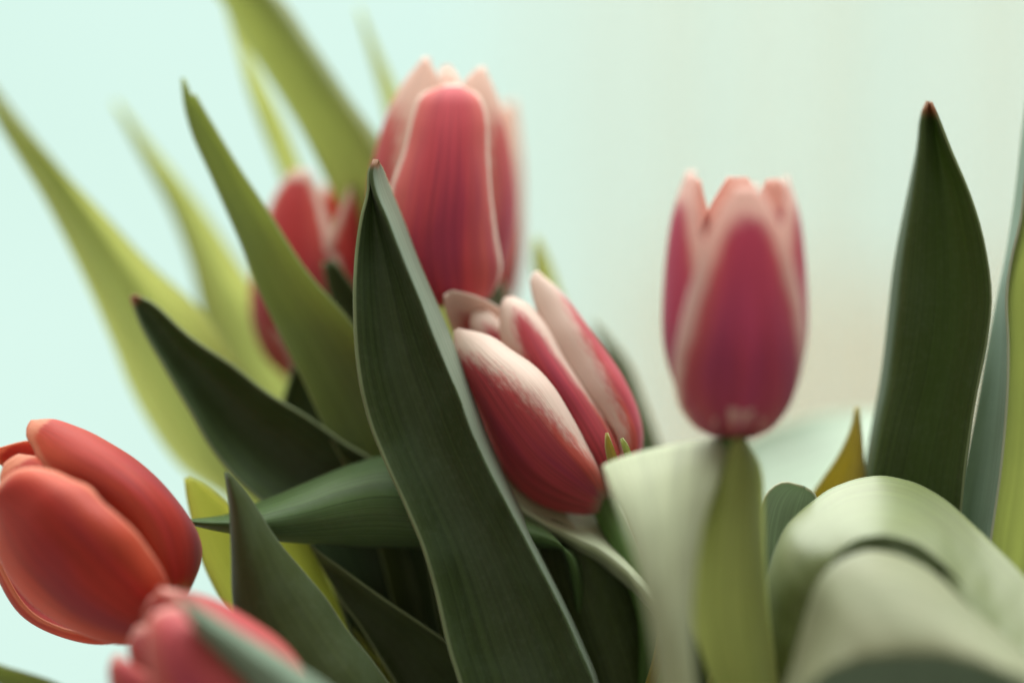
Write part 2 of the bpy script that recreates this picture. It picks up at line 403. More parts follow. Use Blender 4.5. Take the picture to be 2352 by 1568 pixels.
# --- centre front
LA = [(861, 368), (849, 388), (845, 440), (830, 500), (818, 580), (813, 700), (824, 860), (850, 975), (880, 1050), (930, 1160), (970, 1255), (1000, 1362), (1030, 1490), (1060, 1590)]
LCR = [(863, 367), (855, 396), (861, 438), (890, 510), (925, 600), (962, 690), (1004, 800), (1054, 920), (1092, 1020), (1146, 1130), (1200, 1235), (1252, 1335), (1312, 1460), (1362, 1590)]
LOU = [(866, 366), (878, 390), (893, 428), (928, 515), (962, 605), (1000, 695), (1046, 806), (1092, 930), (1128, 1025), (1178, 1136), (1226, 1240), (1274, 1340), (1330, 1462), (1378, 1590)]
def shift(P, k, d0, d1, Q=None, f=0.0):
    n = len(P)
    return [((p[0] * (1 - f) + Q[i][0] * f if Q else p[0]) + k, (p[1] * (1 - f) + Q[i][1] * f if Q else p[1]), -0.6 + (d0 + (d1 - d0) * i / (n - 1) + 0.6) * min(1.0, i / 3.0)) for i, p in enumerate(P)]
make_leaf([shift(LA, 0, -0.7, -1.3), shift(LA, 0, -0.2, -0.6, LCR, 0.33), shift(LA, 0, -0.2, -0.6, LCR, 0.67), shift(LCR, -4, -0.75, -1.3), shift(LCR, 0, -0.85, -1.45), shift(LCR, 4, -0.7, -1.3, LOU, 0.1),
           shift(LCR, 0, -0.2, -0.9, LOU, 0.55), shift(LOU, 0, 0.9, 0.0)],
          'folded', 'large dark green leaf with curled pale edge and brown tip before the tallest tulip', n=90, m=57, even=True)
make_leaf([rail((-0.2, 2.2), (430, 1195), (480, 1190), (525, 1183), (590, 1158), (700, 1112), (800, 1072), (890, 1048), (1000, 1070), (1150, 1150), (1280, 1230)),
           rail((-0.9, -0.2), (431, 1198), (480, 1202), (530, 1202), (600, 1200), (700, 1183), (800, 1160), (890, 1150), (1000, 1160), (1150, 1200), (1280, 1245)),
           rail((-0.2, 1.2), (430, 1200), (480, 1212), (525, 1221), (640, 1240), (760, 1251), (860, 1255), (960, 1257), (1080, 1262), (1200, 1265), (1320, 1262))],
          'green', 'green leaf lying sideways with a thin pointed tip touching the red tulip', conv=at(1400, 1700, 3), a=1.3)
make_leaf([rail((-1.4, -2.0), (518, 1085), (527, 1150), (533, 1250), (540, 1400), (575, 1500), (640, 1620)),
           rail((-2.1, -2.4), (521, 1083), (545, 1150), (575, 1240), (620, 1380), (690, 1500), (770, 1620)),
           rail((-1.4, -1.4), (524, 1085), (560, 1125), (589, 1167), (635, 1242), (686, 1302), (742, 1367), (788, 1436), (849, 1511), (915, 1610))],
          'dark', 'dark grey-green leaf standing upright between the red tulip and the sideways leaf')
make_leaf([rail(0.8, (425, 1098), (432, 1150), (444, 1200), (462, 1275), (500, 1362), (548, 1430), (640, 1560)),
           rail(1.0, (432, 1096), (470, 1116), (530, 1165), (590, 1240), (650, 1330), (720, 1440), (800, 1580))],
          'limebright', 'small bright lime leaf behind the dark upright leaf beside the red tulip', bulge=0.5)
make_leaf([rail(1.4, (600, 1200), (640, 1290), (690, 1390), (760, 1490), (850, 1600)),
           rail(1.4, (700, 1200), (728, 1280), (770, 1375), (850, 1492), (945, 1600))],
          'limebright', 'bright lime leaf strip below the sideways leaf', bulge=0.3)
make_leaf([rail((0.6, 0.2), (690, 1195), (700, 1230), (720, 1256), (820, 1330), (930, 1408), (1035, 1480), (1120, 1570)),
           rail((1.0, 0.8), (690, 1200), (716, 1256), (742, 1306), (788, 1385), (835, 1450), (909, 1568), (960, 1650))],
          'dark', 'dark leaf with a soft pale upper edge under the sideways leaf', bulge=0.5)
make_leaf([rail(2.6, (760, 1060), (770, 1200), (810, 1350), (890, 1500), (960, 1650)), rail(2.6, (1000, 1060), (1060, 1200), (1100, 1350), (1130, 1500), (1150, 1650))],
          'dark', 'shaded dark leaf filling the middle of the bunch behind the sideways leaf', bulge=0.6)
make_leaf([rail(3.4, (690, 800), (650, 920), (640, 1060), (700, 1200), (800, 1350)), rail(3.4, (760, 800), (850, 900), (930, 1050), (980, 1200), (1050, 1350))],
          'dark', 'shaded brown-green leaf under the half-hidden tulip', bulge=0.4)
make_leaf([rail(3.2, (742, 600), (752, 660), (780, 740), (800, 830)), rail(3.2, (766, 596), (800, 640), (850, 720), (880, 820))],
          'dark', 'small dark leaf tip with pale end against the half-hidden tulip', bulge=0.3)

# --- under the striped tulip
make_leaf([rail((2.0, 3.2), (1100, 960), (1150, 1020), (1230, 1080), (1330, 1110), (1420, 1150), (1475, 1240), (1520, 1340), (1560, 1430)),
           rail((1.4, 0.6), (1110, 1010), (1160, 1090), (1230, 1160), (1320, 1200), (1410, 1255), (1460, 1300), (1510, 1360), (1555, 1440)),
           rail((0.8, -0.6), (1120, 1060), (1180, 1158), (1240, 1200), (1310, 1232), (1390, 1275), (1450, 1325), (1500, 1385), (1550, 1450)),
           rail((1.2, 0.4), (1125, 1085), (1178, 1180), (1236, 1222), (1304, 1256), (1376, 1292), (1438, 1342), (1492, 1400), (1545, 1460))],
          'pale', 'pale waxy leaf curving under the striped tulip', ext=False, name='tulip_leaf')
make_leaf([rail(1.2, (1235, 1190), (1240, 1300), (1260, 1420), (1300, 1600)),
           rail(0.6, (1300, 1205), (1330, 1310), (1370, 1430), (1420, 1600)),
           rail(1.2, (1400, 1270), (1460, 1340), (1495, 1440), (1520, 1600))],
          'dark', 'dark shaded leaf hanging below the pale curved leaf', a=1.2)
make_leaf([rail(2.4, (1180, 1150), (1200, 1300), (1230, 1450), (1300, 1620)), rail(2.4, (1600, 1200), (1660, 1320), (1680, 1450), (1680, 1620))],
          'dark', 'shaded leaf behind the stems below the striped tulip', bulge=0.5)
make_leaf([rail(-0.9, (1392, 994), (1390, 1020), (1396, 1060), (1410, 1110), (1450, 1220), (1510, 1400)), rail(-0.9, (1396, 993), (1408, 1022), (1422, 1060), (1444, 1110), (1490, 1220), (1540, 1400))],
          'ochre', 'tiny pointed yellow-green leaf tip against the striped tulip', bulge=0.15)
make_leaf([rail(-0.7, (1424, 1008), (1430, 1030), (1440, 1060), (1455, 1110), (1480, 1220), (1530, 1400)), rail(-0.7, (1430, 1005), (1444, 1024), (1456, 1060), (1475, 1110), (1510, 1220), (1560, 1400))],
          'olive', 'tiny blunt olive leaf tip beside the pointed one on the striped tulip', bulge=0.15)

# --- right side
make_leaf([rail((0.6, 2.0), (2128, 236), (2117, 262), (2108, 340), (2086, 450), (2056, 600), (2040, 740), (2024, 870), (2006, 970), (1985, 1095), (1960, 1250)),
           rail((0.2, 0.0), (2131, 233), (2123, 262), (2118, 340), (2105, 450), (2085, 600), (2072, 740), (2058, 870), (2038, 970), (2018, 1095), (2000, 1250)),
           rail((0.5, 0.4), (2135, 233), (2142, 262), (2156, 340), (2175, 450), (2190, 600), (2195, 740), (2180, 870), (2160, 970), (2135, 1095), (2110, 1250)),
           rail((0.0, -0.2), (2139, 236), (2152, 264), (2182, 340), (2230, 452), (2262, 562), (2278, 680), (2268, 780), (2246, 890), (2220, 1050), (2190, 1250))],
          'deep', 'tall broad dark green leaf with brown tip standing right of the upright tulip')
make_leaf([rail((1.2, 0.6), (2372, 120), (2350, 300), (2330, 480), (2310, 600), (2290, 700), (2258, 865), (2232, 1000), (2204, 1155), (2180, 1300)),
           rail((0.2, -0.2), (2374, 120), (2362, 330), (2345, 500), (2322, 600), (2312, 680), (2316, 790), (2312, 940), (2302, 1060), (2282, 1200), (2250, 1350))],
          'teal', 'narrow blue-green leaf half folded against the broad dark leaf', bulge=0.2)
make_leaf([rail((0.4, 0.2), (2376, 100), (2368, 330), (2350, 500), (2318, 610), (2306, 680), (2312, 790), (2306, 940), (2296, 1060), (2276, 1200), (2250, 1350)),
           rail((0.8, 0.8), (2380, 100), (2400, 330), (2420, 500), (2440, 640), (2450, 800), (2450, 940), (2440, 1080), (2420, 1220), (2390, 1380))],
          'olive', 'olive green leaf running along the narrow blue-green folded leaf', bulge=0.6)
make_leaf([rail(1.6, (1966, 935), (1958, 975), (1930, 1040), (1890, 1102), (1860, 1145), (1800, 1260)),
           rail(1.4, (1971, 935), (1977, 985), (1983, 1050), (1988, 1110), (1990, 1170), (1980, 1280))],
          'ochre', 'small pointed ochre leaf sticking up behind the arched pale leaf', bulge=0.35)
make_leaf([rail((-0.8, 0.0), (1845, 1118), (1800, 1108), (1765, 1130), (1745, 1180), (1740, 1260), (1745, 1360)),
           rail((-0.6, 0.0), (1850, 1120), (1870, 1134), (1880, 1170), (1875, 1230), (1860, 1300), (1840, 1400))],
          'mint', 'blunt blue-green leaf end beside the stem of the upright tulip', bulge=0.3)
make_leaf([rail((8.5, 6.5), (2110, 945), (1960, 945), (1850, 960), (1720, 1010), (1640, 1060), (1560, 1120)),
           rail((4.5, 4.5), (2110, 1000), (2010, 1110), (1900, 1180), (1800, 1220), (1720, 1260), (1640, 1320))],
          'mint', 'blurred pale leaf spreading flat behind the upright tulip', bulge=0.4, ext=False)

# arched leaves in the right foreground
make_leaf([rail((0.0, 0.0), (1700, 1640, -2.0), (1745, 1440, -2.2), (1768, 1310, -2.0), (1800, 1225, -1.6), (1860, 1158, -1.0), (1935, 1112, -0.6), (2010, 1096, -0.6), (2090, 1106, -0.8), (2165, 1145, -1.2), (2240, 1212, -1.8), (2320, 1290, -2.6), (2420, 1400, -3.6)),
           rail((0.0, 0.0), (1780, 1640, -3.0), (1800, 1450, -3.2), (1815, 1330, -3.2), (1845, 1265, -3.0), (1895, 1215, -2.6), (1955, 1180, -2.3), (2020, 1170, -2.3), (2090, 1185, -2.5), (2160, 1230, -2.8), (2230, 1300, -3.2), (2310, 1390, -3.8), (2400, 1490, -4.6)),
           rail((0.0, 0.0), (1860, 1640, -3.4), (1880, 1470, -3.6), (1890, 1370, -3.7), (1910, 1310, -3.7), (1945, 1270, -3.7), (1985, 1245, -3.7), (2035, 1240, -3.7), (2090, 1258, -3.8), (2150, 1300, -4.0), (2210, 1370, -4.3), (2290, 1470, -4.8), (2370, 1570, -5.4))],
          'sage', 'broad pale leaf arching over to the front at the right of the bunch', ext=False, n=80, a=1.0)
make_leaf([rail(0, (1770, 1660, -5.0), (1815, 1540, -5.0), (1850, 1425, -4.9), (1888, 1325, -4.7), (1945, 1280, -4.5), (2030, 1270, -4.4), (2130, 1308, -4.5), (2230, 1398, -4.8), (2352, 1500, -5.2), (2450, 1600, -5.6)),
           rail(0, (1790, 1680, -6.0), (1835, 1570, -6.0), (1880, 1480, -6.0), (1930, 1400, -6.0), (1990, 1370, -6.0), (2060, 1365, -6.0), (2150, 1400, -6.1), (2250, 1460, -6.3), (2360, 1540, -6.5), (2460, 1640, -6.8)),
           rail(0, (1800, 1700, -6.6), (1840, 1600, -6.7), (1900, 1538, -6.8), (1960, 1516, -6.9), (2030, 1505, -7.0), (2110, 1500, -7.0), (2200, 1510, -7.1), (2290, 1535, -7.2), (2380, 1575, -7.3), (2480, 1680, -7.4))],
          'sagepale', 'smooth pale sage leaf bending forward below the broad arching leaf', ext=False, n=80, a=1.0)
make_leaf([rail(-5.6, (1800, 1600), (1870, 1540), (1960, 1480), (2100, 1470), (2260, 1500), (2420, 1560), (2520, 1640)), rail(-5.8, (1850, 1760), (1920, 1740), (2000, 1720), (2120, 1710), (2260, 1720), (2420, 1760), (2520, 1800))],
          'teal', 'shaded blue-green leaf under the bending sage leaf', bulge=0.3, ext=False)
make_leaf([rail(-4.0, (1890, 1330), (1915, 1280), (1955, 1246), (2010, 1228), (2080, 1240), (2160, 1290), (2240, 1380), (2330, 1480)), rail(-4.15, (1896, 1340), (1925, 1310), (1965, 1285), (2015, 1270), (2080, 1280), (2150, 1330), (2220, 1420), (2300, 1520))],
          'dark', 'dark blue-green leaf rim showing as a crescent between the two arching leaves', bulge=0.1, ext=False)

# --- bottom left
make_leaf([rail(-3.0, (-120, 1480), (0, 1527), (70, 1548), (150, 1580), (260, 1640), (420, 1740)),
           rail(-3.0, (-120, 1490), (0, 1572), (60, 1600), (130, 1640), (240, 1710), (400, 1820))],
          'mid', 'blurred green leaf under the red tulip at the outer edge of the bunch', bulge=0.3)
make_leaf([rail((-6.4, -6.0), (408, 1366), (440, 1428), (500, 1502), (565, 1575), (660, 1680)),
           rail((-7.2, -6.6), (411, 1365), (460, 1420), (530, 1478), (620, 1555), (730, 1680)),
           rail((-6.4, -6.0), (414, 1367), (480, 1408), (560, 1458), (650, 1512), (750, 1580), (860, 1680))],
          'teal', 'blurred grey-green leaf lying across the low pink tulip')

# ------------------------------------------------------------------ tulips
PINK = dict(core=(0.64, 0.095, 0.13), warm=(0.76, 0.21, 0.20), rim=(0.85, 0.72, 0.64), base=(0.42, 0.30, 0.20))
PM = {
 'f1': petal_mat('petal_rose', **PINK, rimw=0.14, tiprim=0.012, slope=0.7, seed=1.0),
 'f1side': petal_mat('petal_rose_pale', core=(0.66, 0.14, 0.13), warm=(0.76, 0.28, 0.24), rim=(0.85, 0.66, 0.58), base=(0.42, 0.3, 0.2), rimw=0.30, tiprim=0.16, slope=1.4, seed=2.0),
 'f2': petal_mat('petal_red_rose', core=(0.60, 0.07, 0.08), warm=(0.72, 0.15, 0.13), rim=(0.90, 0.74, 0.68), base=(0.35, 0.2, 0.15), rimw=0.20, tiprim=0.04, slope=0.8, seed=3.0),
 'f3': petal_mat('petal_striped', core=(0.58, 0.09, 0.12), warm=(0.74, 0.17, 0.12), rim=(0.86, 0.74, 0.67), base=(0.40, 0.30, 0.22), rimw=0.50, tiprim=0.06, ragged=0.09, seed=4.0),
 'f4': petal_mat('petal_magenta', core=(0.56, 0.08, 0.17), warm=(0.70, 0.15, 0.16), rim=(0.86, 0.62, 0.57), base=(0.24, 0.07, 0.11), slope=1.3, rimw=0.27, tiprim=0.08, purple=(0.46, 0.08, 0.25), basew=0.045, seed=5.0),
 'f5': petal_mat('petal_red', core=(0.56, 0.055, 0.04), warm=(0.74, 0.14, 0.07), rim=(0.80, 0.32, 0.20), base=(0.50, 0.30, 0.06), rimw=0.12, tiprim=0.05, purple=(0.36, 0.045, 0.08), basew=0.16, seed=6.0),
 'f6': petal_mat('petal_coral_pink', core=(0.64, 0.12, 0.14), warm=(0.72, 0.18, 0.14), rim=(0.82, 0.42, 0.38), base=(0.45, 0.3, 0.15), rimw=0.09, tiprim=0.05, purple=(0.52, 0.09, 0.24), seed=7.0),
}
def tulip(label, base, group=None):
    e = bpy.data.objects.new('tulip', None); e.location = base; e.empty_display_size = 0.01
    COL.objects.link(e); tag(e, label, 'tulip', group or 'tulips in the bunch'); return e

def petal(parent, mat, E0, M, E1, urange=(0, 1), n=44, m=25, wav=0.0, seed=0, a=1.25, thick=0.0005, label=None, dd=0.0):
    """rails from the base to the tip, points (u, v, depth)"""
    rnd = random.Random(seed)
    S = [catmull([at(p[0], p[1], p[2] + dd) for p in r], n) for r in (E0, M, E1)]
    ph = rnd.uniform(0, 6); rows = []
    for i in range(n):
        t = i / (n - 1)
        row = arc_row(S[0][i], S[1][i], S[2][i], m, a)
        ctr = S[1][i]; chord = (S[2][i] - S[0][i])
        nrm = chord.cross(S[1][min(i + 1, n - 1)] - S[1][max(i - 1, 0)])
        nrm = nrm.normalized() if nrm.length > 1e-12 else Vector((0, 1, 0))
        for j in range(m):
            s = abs(-1 + 2 * j / (m - 1))
            row[j] = row[j] + nrm * (wav * (s ** 3) * math.sin(t * 11 + ph + (2.0 if j > m / 2 else 0)) * math.sin(math.pi * t)) \
                   + nrm * (0.00025 * math.exp(-(s / 0.10) ** 2) * (1 - t))
        rows.append(row)
    o = grid_object('petal', rows, mat, parent, thick, urange)
    if label: o['label'] = label
    return o

def petal_round(parent, mat, base, axis, H, R, az, wid=1.0, hs=1.0, rs=1.0, k=0.92, closed=0.55, lean=0.0, n=40, m=25, seed=0):
    """one petal of a cup built round an axis; az 0 faces the viewer, + goes to the right"""
    rnd = random.Random(seed)
    z = axis.normalized(); y = Vector((0, 1, 0)); y = (y - z * y.dot(z)).normalized(); x = y.cross(z)
    prof = catmull([(0, 0.10, 0), (0.06, 0.46, 0), (0.18, 0.80, 0), (0.38, 1.0, 0), (0.62, 0.98, 0), (0.84, (1 + closed) / 2 + 0.03, 0), (1.0, closed, 0)], n)
    wp = catmull([(0, 0.22, 0), (0.10, 0.62, 0), (0.30, 0.95, 0), (0.52, 1.0, 0), (0.74, 0.84, 0), (0.90, 0.56, 0), (0.97, 0.36, 0), (1.0, 0.12, 0)], n)
    ca, sa = math.sin(az), -math.cos(az); rows = []
    ph = rnd.uniform(0, 6)
    for i in range(n):
        t = i / (n - 1)
        r = R * rs * prof[i].y + lean * R * t * t
        rc = max(R * rs * k * (0.35 + 0.65 * prof[i].y), 1e-4)
        hw = wid * R * 1.18 * wp[i].y
        row = []
        for j in range(m):
            s = -1 + 2 * j / (m - 1)
            th = s * hw / rc
            th = max(-1.7, min(1.7, th))
            px = r - rc + rc * math.cos(th); py = rc * math.sin(th)
            wv = 0.03 * R * (abs(s) ** 3) * math.sin(9 * t + ph + (0 if s > 0 else 2))
            px += wv
            zz = prof[i].x * H * hs
            X = ca * px + (-sa) * py; Yv = sa * px + ca * py
            row.append(base + x * X + y * Yv + z * zz)
        rows.append(row)
    return grid_object('petal', rows, mat, parent, 0.0005)

# --- tallest tulip
f1 = tulip('tall rose-pink tulip with thin white petal rims standing highest in the bunch', at(1050, 704, 2.8))
B = (1050, 704, 2.4)
petal(f1, PM['f1side'], [B, (1000, 690, 3.2), (960, 600, 3.8), (960, 450, 4.0), (980, 300, 3.7), (1000, 200, 3.1), (1016, 156, 2.7)],
      [B, (1050, 695, 3.8), (1040, 600, 4.3), (1035, 450, 4.4), (1030, 300, 4.0), (1028, 210, 3.2), (1026, 152, 2.7)],
      [B, (1090, 690, 3.2), (1110, 600, 3.8), (1110, 450, 4.0), (1095, 300, 3.7), (1060, 200, 3.1), (1036, 156, 2.7)], dd=0.4, seed=1, wav=0.0006)
petal(f1, PM['f1side'], [B, (980, 660, 2.0), (950, 550, 1.7), (955, 400, 1.6), (985, 260, 1.6), (1005, 178, 1.9), (982, 136, 2.2)],
      [B, (895, 660, 2.4), (858, 560, 2.5), (848, 440, 2.5), (872, 320, 2.5), (914, 212, 2.4), (975, 132, 2.3)],
      [B, (980, 670, 3.4), (930, 560, 3.8), (925, 440, 3.8), (935, 320, 3.6), (965, 220, 3.0), (990, 136, 2.4)], dd=0.4, seed=2, wav=0.0004)
petal(f1, PM['f1side'], [B, (1105, 660, 1.9), (1105, 550, 1.6), (1085, 400, 1.6), (1070, 270, 1.7), (1066, 190, 2.0), (1096, 158, 2.3)],
      [B, (1150, 640, 2.4), (1177, 541, 2.5), (1180, 453, 2.5), (1166, 340, 2.5), (1138, 222, 2.4), (1108, 154, 2.4)],
      [B, (1120, 660, 3.3), (1130, 550, 3.8), (1130, 453, 3.8), (1115, 330, 3.6), (1100, 220, 3.0), (1112, 158, 2.5)], dd=0.4, seed=3, wav=0.0004)
petal(f1, PM['f1side'], [B, (1010, 560, 1.6), (985, 420, 1.5), (985, 300, 1.7), (1000, 210, 2.0), (1012, 168, 2.3)],
      [B, (1040, 560, 1.4), (1030, 420, 1.3), (1030, 300, 1.5), (1032, 215, 1.9), (1030, 160, 2.3)],
      [B, (1080, 560, 1.6), (1085, 420, 1.5), (1080, 300, 1.7), (1070, 220, 2.0), (1048, 174, 2.3)], dd=0.4, seed=4, wav=0.0005)
petal(f1, PM['f1'], [B, (960, 694, 2.0), (905, 640, 1.6), (888, 560, 1.4), (896, 440, 1.3), (930, 338, 1.4), (947, 264, 1.5), (965, 220, 1.6), (1022, 198, 1.7)],
      [B, (1030, 690, 1.2), (1015, 630, 0.7), (1010, 540, 0.5), (1020, 440, 0.5), (1028, 340, 0.7), (1034, 268, 1.0), (1038, 222, 1.3), (1038, 196, 1.7)],
      [B, (1122, 682, 1.9), (1150, 620, 1.6), (1140, 541, 1.4), (1127, 440, 1.3), (1121, 343, 1.4), (1117, 264, 1.5), (1096, 218, 1.6), (1052, 197, 1.7)], dd=0.4, seed=5, m=31)
tube('stem', [at(1050, 690, 2.8), at(1075, 800, 3.1), at(1100, 1000, 3.6), at(1130, 1300, 3.2), at(1160, 1700, 3.0), CONV + Vector((0.004, 0.002, 0))], [0.0030, 0.0034, 0.0036, 0.0038, 0.0040, 0.0040], STEM, f1)

# --- pale tulip almost hidden behind it
f1b = tulip('pale blurred tulip almost hidden behind the tallest tulip', at(1118, 760, 7))
ax = at(1128, 232, 7) - at(1118, 760, 7)
for i, (az, hs) in enumerate(((0.4, 0.96), (2.5, 1.0), (-1.7, 0.95), (1.45, 1.0), (-2.6, 0.97), (-0.6, 0.93))):
    petal_round(f1b, PM['f1side'], at(1118, 760, 7), ax, ax.length, 0.0098, az, hs=hs, rs=1.0 if i < 3 else 0.93, closed=0.7, seed=i + 10)
tube('stem', [at(1118, 760, 7), at(1130, 1000, 6), at(1150, 1500, 4.5), CONV + Vector((0.002, 0.010, 0))], [0.003, 0.0034, 0.0038, 0.004], STEM, f1b)

# --- half-hidden tulip
b2 = at(728, 890, 5.8); f2 = tulip('blurred red tulip half hidden behind crossing green leaves', b2)
ax = at(742, 392, 5.8) - b2; R2 = (at(878, 600, 5.8) - at(722, 600, 5.8)).length
for i, (az, wd, hs, rs, cl, ln) in enumerate((
        (2.9, 1.0, 0.96, 1.0, 0.6, 0), (-1.75, 1.0, 0.86, 1.0, 0.55, 0), (1.6, 1.0, 0.95, 1.0, 0.6, 0.0),
        (-2.4, 1.0, 1.0, 0.92, 0.55, 0), (0.78, 0.95, 0.97, 1.0, 0.84, 0.0), (-0.48, 0.98, 0.99, 1.0, 0.62, 0.0))):
    petal_round(f2, PM['f2'], b2, ax, ax.length, R2, az, wd, hs, rs, closed=cl, lean=ln, seed=i + 20)
tube('stem', [b2, at(705, 950, 4.8), at(740, 1100, 4.2), at(860, 1400, 3.5), CONV + Vector((-0.006, 0.006, 0))], [0.0030, 0.0034, 0.0036, 0.0038, 0.004], STEM_BROWN, f2)

# --- striped tulip
f3 = tulip('pink tulip with broad white petal edges, opening and leaning left', at(1398, 1162, 1.4))
B = (1398, 1162, 1.4)
petal(f3, PM['f3'], [B, (1300, 1110, 2.6), (1180, 980, 3.2), (1090, 850, 2.6), (1035, 745, 1.7), (1022, 700, 1.2), (1020, 678, 1.0)],
      [B, (1330, 1080, 3.2), (1230, 950, 3.7), (1140, 830, 3.1), (1085, 755, 2.2), (1055, 710, 1.6), (1028, 672, 1.1)],
      [B, (1380, 1080, 2.6), (1310, 930, 3.1), (1230, 800, 2.6), (1155, 715, 1.8), (1090, 680, 1.3), (1038, 667, 1.1)], seed=31, wav=0.0004)
petal(f3, PM['f3'], [B, (1310, 1060, 1.6), (1200, 920, 1.6), (1110, 800, 1.5), (1080, 745, 1.5), (1084, 722, 1.5), (1094, 711, 1.6)],
      [B, (1340, 1050, 1.3), (1240, 900, 1.2), (1150, 790, 1.3), (1112, 740, 1.4), (1104, 722, 1.5), (1102, 709, 1.6)],
      [B, (1390, 1040, 1.6), (1310, 880, 1.6), (1200, 780, 1.6), (1152, 745, 1.6), (1128, 720, 1.6), (1110, 709, 1.65)], seed=32)
petal(f3, PM['f3'], [B, (1428, 1080, 0.6), (1418, 1002, 0.5), (1389, 960, 0.6), (1347, 905, 0.7), (1304, 842, 0.9), (1262, 774, 1.1), (1236, 720, 1.3), (1222, 678, 1.4), (1217, 643, 1.5), (1224, 628, 1.6)],
      [B, (1466, 1060, 1.0), (1474, 1000, 1.0), (1462, 940, 1.0), (1430, 870, 1.0), (1390, 810, 1.1), (1345, 750, 1.2), (1304, 696, 1.4), (1275, 664, 1.5), (1245, 636, 1.6), (1232, 624, 1.65)],
      [B, (1430, 1090, 2.4), (1420, 1010, 2.8), (1395, 950, 2.9), (1370, 880, 2.8), (1330, 810, 2.6), (1300, 750, 2.4), (1272, 696, 2.1), (1255, 664, 1.9), (1240, 638, 1.8), (1234, 626, 1.7)], seed=33, urange=(0.0, 0.9))
petal(f3, PM['f3'], [B, (1340, 1080, 0.9), (1255, 950, 1.0), (1190, 860, 1.0), (1152, 780, 1.1), (1150, 716, 1.2), (1154, 694, 1.3), (1160, 685, 1.4)],
      [B, (1390, 1070, 0.3), (1320, 940, 0.2), (1262, 850, 0.3), (1215, 770, 0.6), (1186, 716, 0.9), (1176, 696, 1.1), (1168, 683, 1.4)],
      [B, (1432, 1060, 0.8), (1402, 975, 0.9), (1352, 905, 0.9), (1296, 822, 1.0), (1252, 745, 1.1), (1215, 702, 1.3), (1178, 682, 1.4)], seed=34)
petal(f3, PM['f3'], [B, (1374, 1076, 0.3), (1344, 1015, 0.2), (1309, 951, 0.1), (1267, 884, 0.1), (1228, 842, 0.2), (1176, 806, 0.3), (1130, 775, 0.5), (1082, 761, 0.7), (1056, 757, 0.8)],
      [B, (1330, 1110, -0.1), (1255, 1050, -0.4), (1200, 985, -0.5), (1155, 920, -0.5), (1120, 870, -0.3), (1090, 830, 0.0), (1066, 795, 0.4), (1052, 772, 0.7), (1047, 759, 0.85)],
      [B, (1366, 1178, 1.0), (1310, 1177, 1.2), (1244, 1161, 1.3), (1180, 1112, 1.3), (1140, 1045, 1.3), (1106, 960, 1.2), (1070, 880, 1.1), (1049, 822, 1.0), (1043, 770, 0.9)], seed=35, m=31, urange=(0, 0.74))
petal(f3, PM['f3'], [B, (1420, 1140, 1.6), (1380, 1020, 2.4), (1300, 900, 2.6), (1220, 800, 2.5), (1170, 740, 2.3), (1150, 715, 2.2)],
      [B, (1440, 1120, 2.2), (1420, 1000, 2.9), (1340, 880, 3.1), (1250, 780, 2.8), (1200, 735, 2.5), (1160, 710, 2.2)],
      [B, (1455, 1100, 1.8), (1450, 990, 2.4), (1380, 860, 2.6), (1290, 770, 2.5), (1220, 730, 2.3), (1170, 712, 2.2)], seed=36)
tube('stem', [at(1385, 1150, 1.4), at(1408, 1200, 1.2), at(1440, 1270, 0.8), at(1490, 1400, 0.6), at(1480, 1700, 1.0), CONV + Vector((0.010, 0, 0))], [0.0036, 0.0034, 0.0034, 0.0036, 0.0038, 0.004], STEM, f3)

# --- upright tulip on the right
b4 = at(1686, 1004, -3.6); f4 = tulip('upright blurred magenta-pink tulip standing alone on a straight stem', b4)
ax = at(1690, 388, -3.6) - b4; R4 = (at(1850, 760, -3.6) - at(1684, 760, -3.6)).length
for i, (az, wd, hs, rs, cl, ln) in enumerate((
        (3.0, 1.0, 0.98, 0.95, 0.62, 0), (-2.2, 1.0, 0.97, 0.92, 0.72, 0), (2.15, 1.0, 0.97, 0.92, 0.72, 0),
        (-1.25, 1.0, 0.985, 0.985, 0.70, 0.0), (1.32, 1.0, 0.97, 0.985, 0.72, 0.0), (0.10, 1.06, 0.925, 1.03, 0.74, 0.0))):
    petal_round(f4, PM['f4'], b4, ax, ax.length, R4, az, wd, hs, rs, closed=cl, lean=ln, seed=i + 40)
tube('stem', [at(1686, 995, -3.6), at(1694, 1080, -3.5), at(1700, 1200, -3.4), at(1690, 1400, -3.0), at(1640, 1700, -2.0), CONV + Vector((0.014, -0.004, 0))], [0.0030, 0.0031, 0.0033, 0.0036, 0.0040, 0.004], STEM, f4)
make_leaf([rail(0, (1384, 1072, -2.8), (1412, 1150, -4.6), (1442, 1225, -5.4), (1472, 1330, -5.9), (1492, 1425, -6.0), (1505, 1500, -6.0), (1515, 1640, -5.6)),
           rail(0, (1510, 1030, -2.9), (1515, 1110, -4.75), (1522, 1200, -5.6), (1532, 1310, -6.1), (1540, 1420, -6.3), (1548, 1500, -6.3), (1560, 1640, -5.9)),
           rail(0, (1684, 1008, -3.5), (1648, 1110, -4.6), (1612, 1215, -5.2), (1595, 1325, -5.6), (1588, 1420, -5.8), (1590, 1500, -5.8), (1600, 1640, -5.4))],
          'pale', 'pale waxy leaf flared like a funnel', parent=f4, a=0.9)  # lit flap of the wrapping leaf; its brightness is put into the colour
